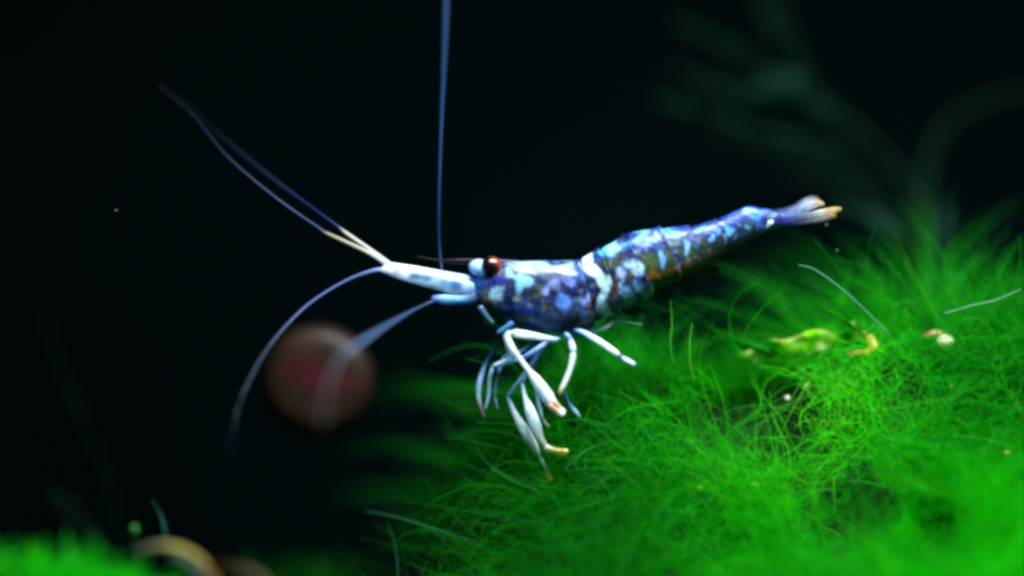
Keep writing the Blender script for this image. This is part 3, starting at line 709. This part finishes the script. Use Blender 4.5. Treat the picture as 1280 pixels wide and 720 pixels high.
V, F, C = tube([(1066, 404, surf(1066, 404, .45), 3, .62, .68, .22), (1080, 416, surf(1080, 416, .45), 5.5, .72, .74, .26), (1092, 432, surf(1092, 432, .45), 5.5, .74, .62, .28), (1086, 440, surf(1086, 440, .45), 4, .66, .46, .24), (1070, 442, surf(1070, 442, .45), 3.4, .62, .44, .26), (1060, 444, surf(1060, 444, .45), 2, .6, .5, .3)], 30, 8)
tag(build("dead_stem", V, F, M_leaf, colors=C), "bent yellow-brown bit of dead stem beside the pale leaf", "dead stem")

def shell_ball(name, px_, py_, y, r, srgb, label, cat, turns=True, group=None):
    c = W(px_, py_, surf(px_, py_, .5))
    V, F = ball(c, (r, r * .9, r * .92), 24, 16)
    q = V - c; an = np.arctan2(q[:, 2], q[:, 0]); rad = np.hypot(q[:, 0], q[:, 2]) / r
    groove = 1 - .06 * np.exp(-((np.mod(rad * 2 - an / (2 * np.pi), 1) - .5) / .16) ** 2)
    V = c + q * groove[:, None]
    C = np.tile(lin(srgb), (len(V), 1)) * (0.85 + .15 * np.sin(an * 3 + rad * 7))[:, None]
    o = build(name, V, F, M_snail, colors=C)
    return tag(o, label, cat, group)
shell_ball("snail_shell", 1181, 428, -.75, .105, (.86, .86, .72), "tiny round white snail shell resting on the bright moss", "snail shell")
V, F, C = tube([(1151, 421, surf(1162, 420, .5), 2.10, .36, .16, .08), (1158, 420, surf(1162, 420, .5), 3.15, .45, .2, .1), (1166, 417, surf(1162, 420, .5), 3.50, .74, .55, .42), (1174, 416, surf(1162, 420, .5), 2.80, .85, .68, .55), (1178, 420, surf(1162, 420, .5), 1.40, .8, .6, .5)], 16, 8)
tag(build("dead_stem", V, F, M_leaf, colors=C), "tiny reddish-brown and pinkish scrap next to the white snail shell", "scrap")
for (x_, y_, d_, r_, cc, lb) in ((985, 497, -1.0, .035, (.85, .85, .78), "tiny white speck, lower one in the dark moss gap"), (1008, 483, -1.0, .04, (.86, .86, .66), "tiny cream speck, upper one in the dark moss gap"),
                             (945, 606, -1.5, .07, (.70, .72, .16), "yellow speck caught in the moss below the dark gap"), (1258, 568, -1.4, .06, (.80, .70, .25), "orange-yellow speck in bright moss near the frame edge"),
                             (1190, 482, -1.0, .05, (.72, .82, .30), "lime-yellow speck on bright moss below the white snail shell"), (875, 610, -1.6, .04, (.55, .80, .25), "light green speck in moss left of the yellow speck")):
    V, F = ball(W(x_, y_, surf(x_, y_, .3)), (r_ * .8, r_ * .8, r_ * .7), 12, 8)
    V = V + np.stack([Smooth(14, 8, 5)(V)] * 3, 1) * r_ * .15
    tag(build("speck", V, F, M_snail, colors=np.tile(lin(cc), (len(V), 1))), lb, "speck", "specks caught in the moss")

for (x_, y_, d_, lb) in ((145, 263, -.3, "tiny dim speck drifting alone in dark water near the long antennae tips"), (1046, 313, .2, "tiny dim speck drifting just below the shrimp's tail tip"), (1033, 281, .3, "tiny dim speck drifting right under the tail fan lobes")):
    V, F = ball(W(x_, y_, d_), (.018, .014, .012), 10, 6)
    tag(build("speck", V, F, M_snail, colors=np.tile(lin([.22, .34, .30]), (len(V), 1))), lb, "speck", "specks drifting in the water")
# ------------------------------------------------------------------ brown round disc in the dark, with a faint coil groove
c = W(398, 476, 2.0); R0 = .70 * (D + 2) / D
nu, nv = 72, 30
V, F = [], []
for side in (-1, 1):
    for i in range(nv + 1):
        rr = i / nv
        for j in range(nu):
            an = 2 * math.pi * j / nu
            ph = (rr * 3.0 - an / (2 * math.pi)) % 1.0
            prof = (math.sqrt(max(0, 1 - rr ** 6)) * .30 - .0) - .003 * math.exp(-((ph - .5) / .14) ** 2) * (1 - rr ** 4)
            V.append(c + np.array([math.cos(an) * rr * R0, side * prof, math.sin(an) * rr * R0]))
    o = 0 if side < 0 else (nv + 1) * nu
    for i in range(nv):
        for j in range(nu):
            j2 = (j + 1) % nu
            f_ = (o + i * nu + j, o + i * nu + j2, o + (i + 1) * nu + j2, o + (i + 1) * nu + j)
            F.append(f_ if side < 0 else f_[::-1])
V = np.array(V)
C = np.tile(lin([.125, .078, .042]), (len(V), 1)) * (1 + .25 * Smooth(3, 10, 8)(V))[:, None].clip(.5, 1.5)
for (u_, v_, r_, k_) in ((376, 458, .17, 1.0), (392, 470, .17, 1.0), (410, 476, .16, .7), (434, 474, .17, .6)):   # soft red spots near the disc's centre
    q_ = W(u_, v_, 2.0)
    m_ = (k_ * np.exp(-(((V[:, 0] - q_[0]) ** 2 + (V[:, 2] - q_[2]) ** 2) / r_ ** 2)))[:, None]
    C = C * (1 - m_) + lin([.19, .03, .06]) * m_
q_ = W(396, 478, 2.0); m_ = (.45 * np.exp(-(((V[:, 0] - q_[0]) / .42) ** 2 + ((V[:, 2] - q_[2]) / .3) ** 2)))[:, None]
C = C * (1 - m_) + np.where(C[:, :1] > C[:, 1:2] * 4, C, lin([.07, .04, .035])) * m_
tag(build("snail", V, np.array(F), M_snail, colors=C), "dim brown round disc with reddish centre in dark water below the shrimp's antennae", "snail")

# ------------------------------------------------------------------ bottom left: near moss clump and curled leaf
def near_clump(N, cx, cy, rx, rz, yc, ry, seed, L, r, name, label, cgain=1.0):
    g = np.random.default_rng(seed)
    th_ = g.uniform(0, np.pi, N); rr = np.sqrt(g.uniform(0, 1, N))
    c = W(cx, cy, yc)
    root_ = np.stack([c[0] + np.cos(th_) * rr * rx, yc + g.uniform(-ry, ry, N), c[2] + np.sin(th_) * rr * rz], 1)
    d = np.stack([np.cos(th_) * .9 + .5, g.normal(size=N) * .4, np.sin(th_) * .5], 1) + g.normal(size=(N, 3)) * .5
    return strands(root_, d, g.uniform(*L, N), g.uniform(r, r * 2, N), 7, 1.0, greens(N, g) * cgain, .2, seed + 1)
V, F, C = merge([near_clump(2600, 0, 768, 1.75, .48, -3.0, .6, 61, (.25, .55), .013, "", "", 1.25), near_clump(500, 165, 785, .6, .25, -2.9, .5, 62, (.25, .5), .014, "", "", 1.2)])
tag(build("moss_clump", V, F, M_moss, colors=C), "blurred bright green moss clump at the bottom edge beside the curled leaf", "moss", kind="stuff")
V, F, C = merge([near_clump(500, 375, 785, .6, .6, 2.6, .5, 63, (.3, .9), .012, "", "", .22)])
tag(build("moss_clump", V, F, M_moss, colors=C), "dim green moss clump at the bottom edge between the curled leaf and mound", "moss", kind="stuff")

cl = tag(empty("curled_leaf", W(250, 720, -2.5)), "blurred curled yellow and brown dead leaf poking up at the bottom edge", "leaf")
V, F, C = tube([(170, 690, -2.5, 2, .40, .52, .44), (195, 683, -2.5, 3, .76, .76, .60), (220, 685, -2.5, 3.6, .88, .82, .46), (245, 697, -2.5, 4, .86, .78, .40), (262, 716, -2.5, 4, .80, .66, .28), (275, 745, -2.5, 6, .5, .38, .16)], 24, 10, .6)
build("rim", V, F, M_dead, cl, C)
V, F, C = leaf_blade([(215, 696, -2.5, 6, .62, .76, .76), (230, 712, -2.5, 15, .66, .80, .84), (248, 735, -2.5, 20, .6, .7, .7), (262, 765, -2.5, 14, .4, .5, .46)])
build("blade", V, F, M_dead, cl, C)
V, F, C = leaf_blade([(258, 714, -2.6, 5, .62, .42, .10), (280, 708, -2.6, 6, .50, .32, .08), (305, 715, -2.6, 7, .80, .74, .62), (325, 724, -2.6, 7, .74, .72, .64), (340, 750, -2.6, 6, .6, .5, .3)])
build("tip", V, F, M_dead, cl, C)

# ------------------------------------------------------------------ dim water plants behind
def plant(name, label, base, stems, leaves, group=None, feather=False):
    r = tag(empty(name, W(*base)), label, "water plant", group)
    for s in stems:
        V, F, C = tube(s, 26, 7); build("stem", V, F, M_plant, r, C)
    for l in leaves:
        if not feather:
            V, F, C = leaf_blade(l, 18, 5, -.2, .02); build("leaf", V, F, M_plant, r, C); continue
        g = np.random.default_rng(int(l[0][0]) + int(l[-1][1]) + 500)
        pts = np.array([[q[0], q[1], q[2]] for q in l], float); cc = l[0][4:7]
        mid = spline(pts, 22); d_ = np.gradient(mid, axis=0)
        bits = [tube([(*q, 1.3, *cc) for q in pts], 20, 5)]
        for i in range(2, 22):
            u_ = d_[i, :2] / (np.linalg.norm(d_[i, :2]) + 1e-9)
            for sg in (-1, 1):
                an = sg * g.uniform(.35, .8); ln = g.uniform(14, 30) * (1.1 - i / 26)
                e_ = np.array([u_[0] * math.cos(an) - u_[1] * math.sin(an), u_[0] * math.sin(an) + u_[1] * math.cos(an)]) * ln
                y0 = mid[i, 2]; dy_ = g.normal() * .15
                bits.append(tube([(mid[i, 0], mid[i, 1], y0, 1.2, *cc), (mid[i, 0] + e_[0] * .55, mid[i, 1] + e_[1] * .5, y0 + dy_, 1.3, *cc), (mid[i, 0] + e_[0], mid[i, 1] + e_[1] * 1.05, y0 + dy_ * 2, .5, *cc)], 6, 4))
        V, F, C = merge(bits); build("frond", V, F, M_plant, r, C)
    return r
T = (.09, .24, .18); TD = (.07, .18, .14); TG = (.09, .25, .10)
def lf(pts, w_, c_): 
    n = len(pts); return [(p[0], p[1], p[2], w_ * math.sin(math.pi * (.12 + .8 * i / (n - 1))), *c_) for i, p in enumerate(pts)]
plant("water_plant", "dark feathery water plant leaning over the shrimp's tail", (1150, 330, 4.5),
      [[(1150, 340, 4.5, 4, *TG), (1142, 240, 4.6, 4, *TD), (1080, 170, 4.8, 3.2, *TD), (1010, 105, 5, 3, *TD), (995, 60, 5, 2.5, *TD), (965, -30, 5, 2, *TD)]],
      [lf([(1012, 97, 4.9), (975, 105, 4.8), (930, 118, 4.8)], 7, (.11, .31, .22)), lf([(1065, 160, 4.8), (980, 105, 4.9), (915, 60, 5), (850, 28, 5)], 7, T),
       lf([(1075, 195, 4.7), (960, 166, 4.6), (890, 145, 4.6), (820, 122, 4.6)], 9, T), lf([(1125, 250, 4.7), (1050, 215, 4.7), (960, 185, 4.7), (900, 170, 4.7)], 8, TD),
       lf([(935, 118, 4.9), (890, 108, 5), (850, 88, 5)], 6, TD), lf([(985, 60, 5), (960, 20, 5), (940, -20, 5)], 6, TD), lf([(1140, 290, 4.6), (1060, 240, 4.6), (990, 220, 4.7)], 7, TD),
       lf([(1150, 300, 4.2), (1110, 282, 4.0), (1080, 266, 3.8), (1050, 256, 3.8)], 6, (.12, .30, .23))], feather=True)
plant("water_plant", "dark arching water plant blade curving to the frame edge beside the feathery plant", (1155, 330, 5),
      [], [[(1152, 320, 5, 4.5, .07, .17, .13), (1156, 240, 5, 5.5, .07, .17, .13), (1168, 180, 5, 6.0, .07, .17, .13), (1200, 142, 5, 6.0, .07, .17, .13), (1250, 122, 5, 6.0, .07, .17, .13), (1310, 112, 5, 5.0, .07, .17, .13)]])
plant("water_plant", "dim teal water plant with upright blades at the back right", (1200, 330, 4),
      [], [lf([(1170, 340, 4), (1178, 295, 4), (1182, 245, 4)], 8, T), lf([(1160, 340, 4), (1156, 290, 4), (1150, 240, 4)], 8, TG), lf([(1215, 330, 4.5), (1240, 290, 4.5), (1270, 255, 4.5)], 7, TD)])
plant("water_plant", "very dim thin water plant in the dark above the near moss clump", (150, 700, 3),
      [[(150, 720, 3, 1.6, .05, .13, .11), (138, 610, 3.2, 2, .06, .14, .12), (98, 515, 3.4, 2, .06, .15, .13), (72, 450, 3.6, 1.8, .06, .13, .12), (57, 395, 3.8, 1.2, .05, .12, .11)]],
      [lf([(130, 700, 2.5), (95, 655, 2.5), (62, 620, 2.5)], 3, (.08, .22, .17)), lf([(140, 700, 2.5), (100, 640, 2.7), (60, 610, 2.7)], 3, (.09, .24, .12))])
pt = plant("water_plant", "small sprig with a round green bud rising beside the curled leaf", (175, 700, -1.5),
      [[(170, 720, -1.5, 1.2, .12, .3, .22), (167, 690, -1.5, 1.2, .14, .36, .22), (168, 664, -1.5, 1.2, .14, .36, .2)], [(210, 690, -1.5, 1, .10, .30, .26), (203, 650, -1.0, 1.4, .14, .40, .35), (190, 626, -1.0, .9, .10, .34, .3)]], [])
V, F = ball(W(168, 662, -1.5), (.045, .04, .055), 12, 8)
build("bud", V, F, M_leaf, pt, np.tile(lin([.22, .48, .18]), (len(V), 1)))
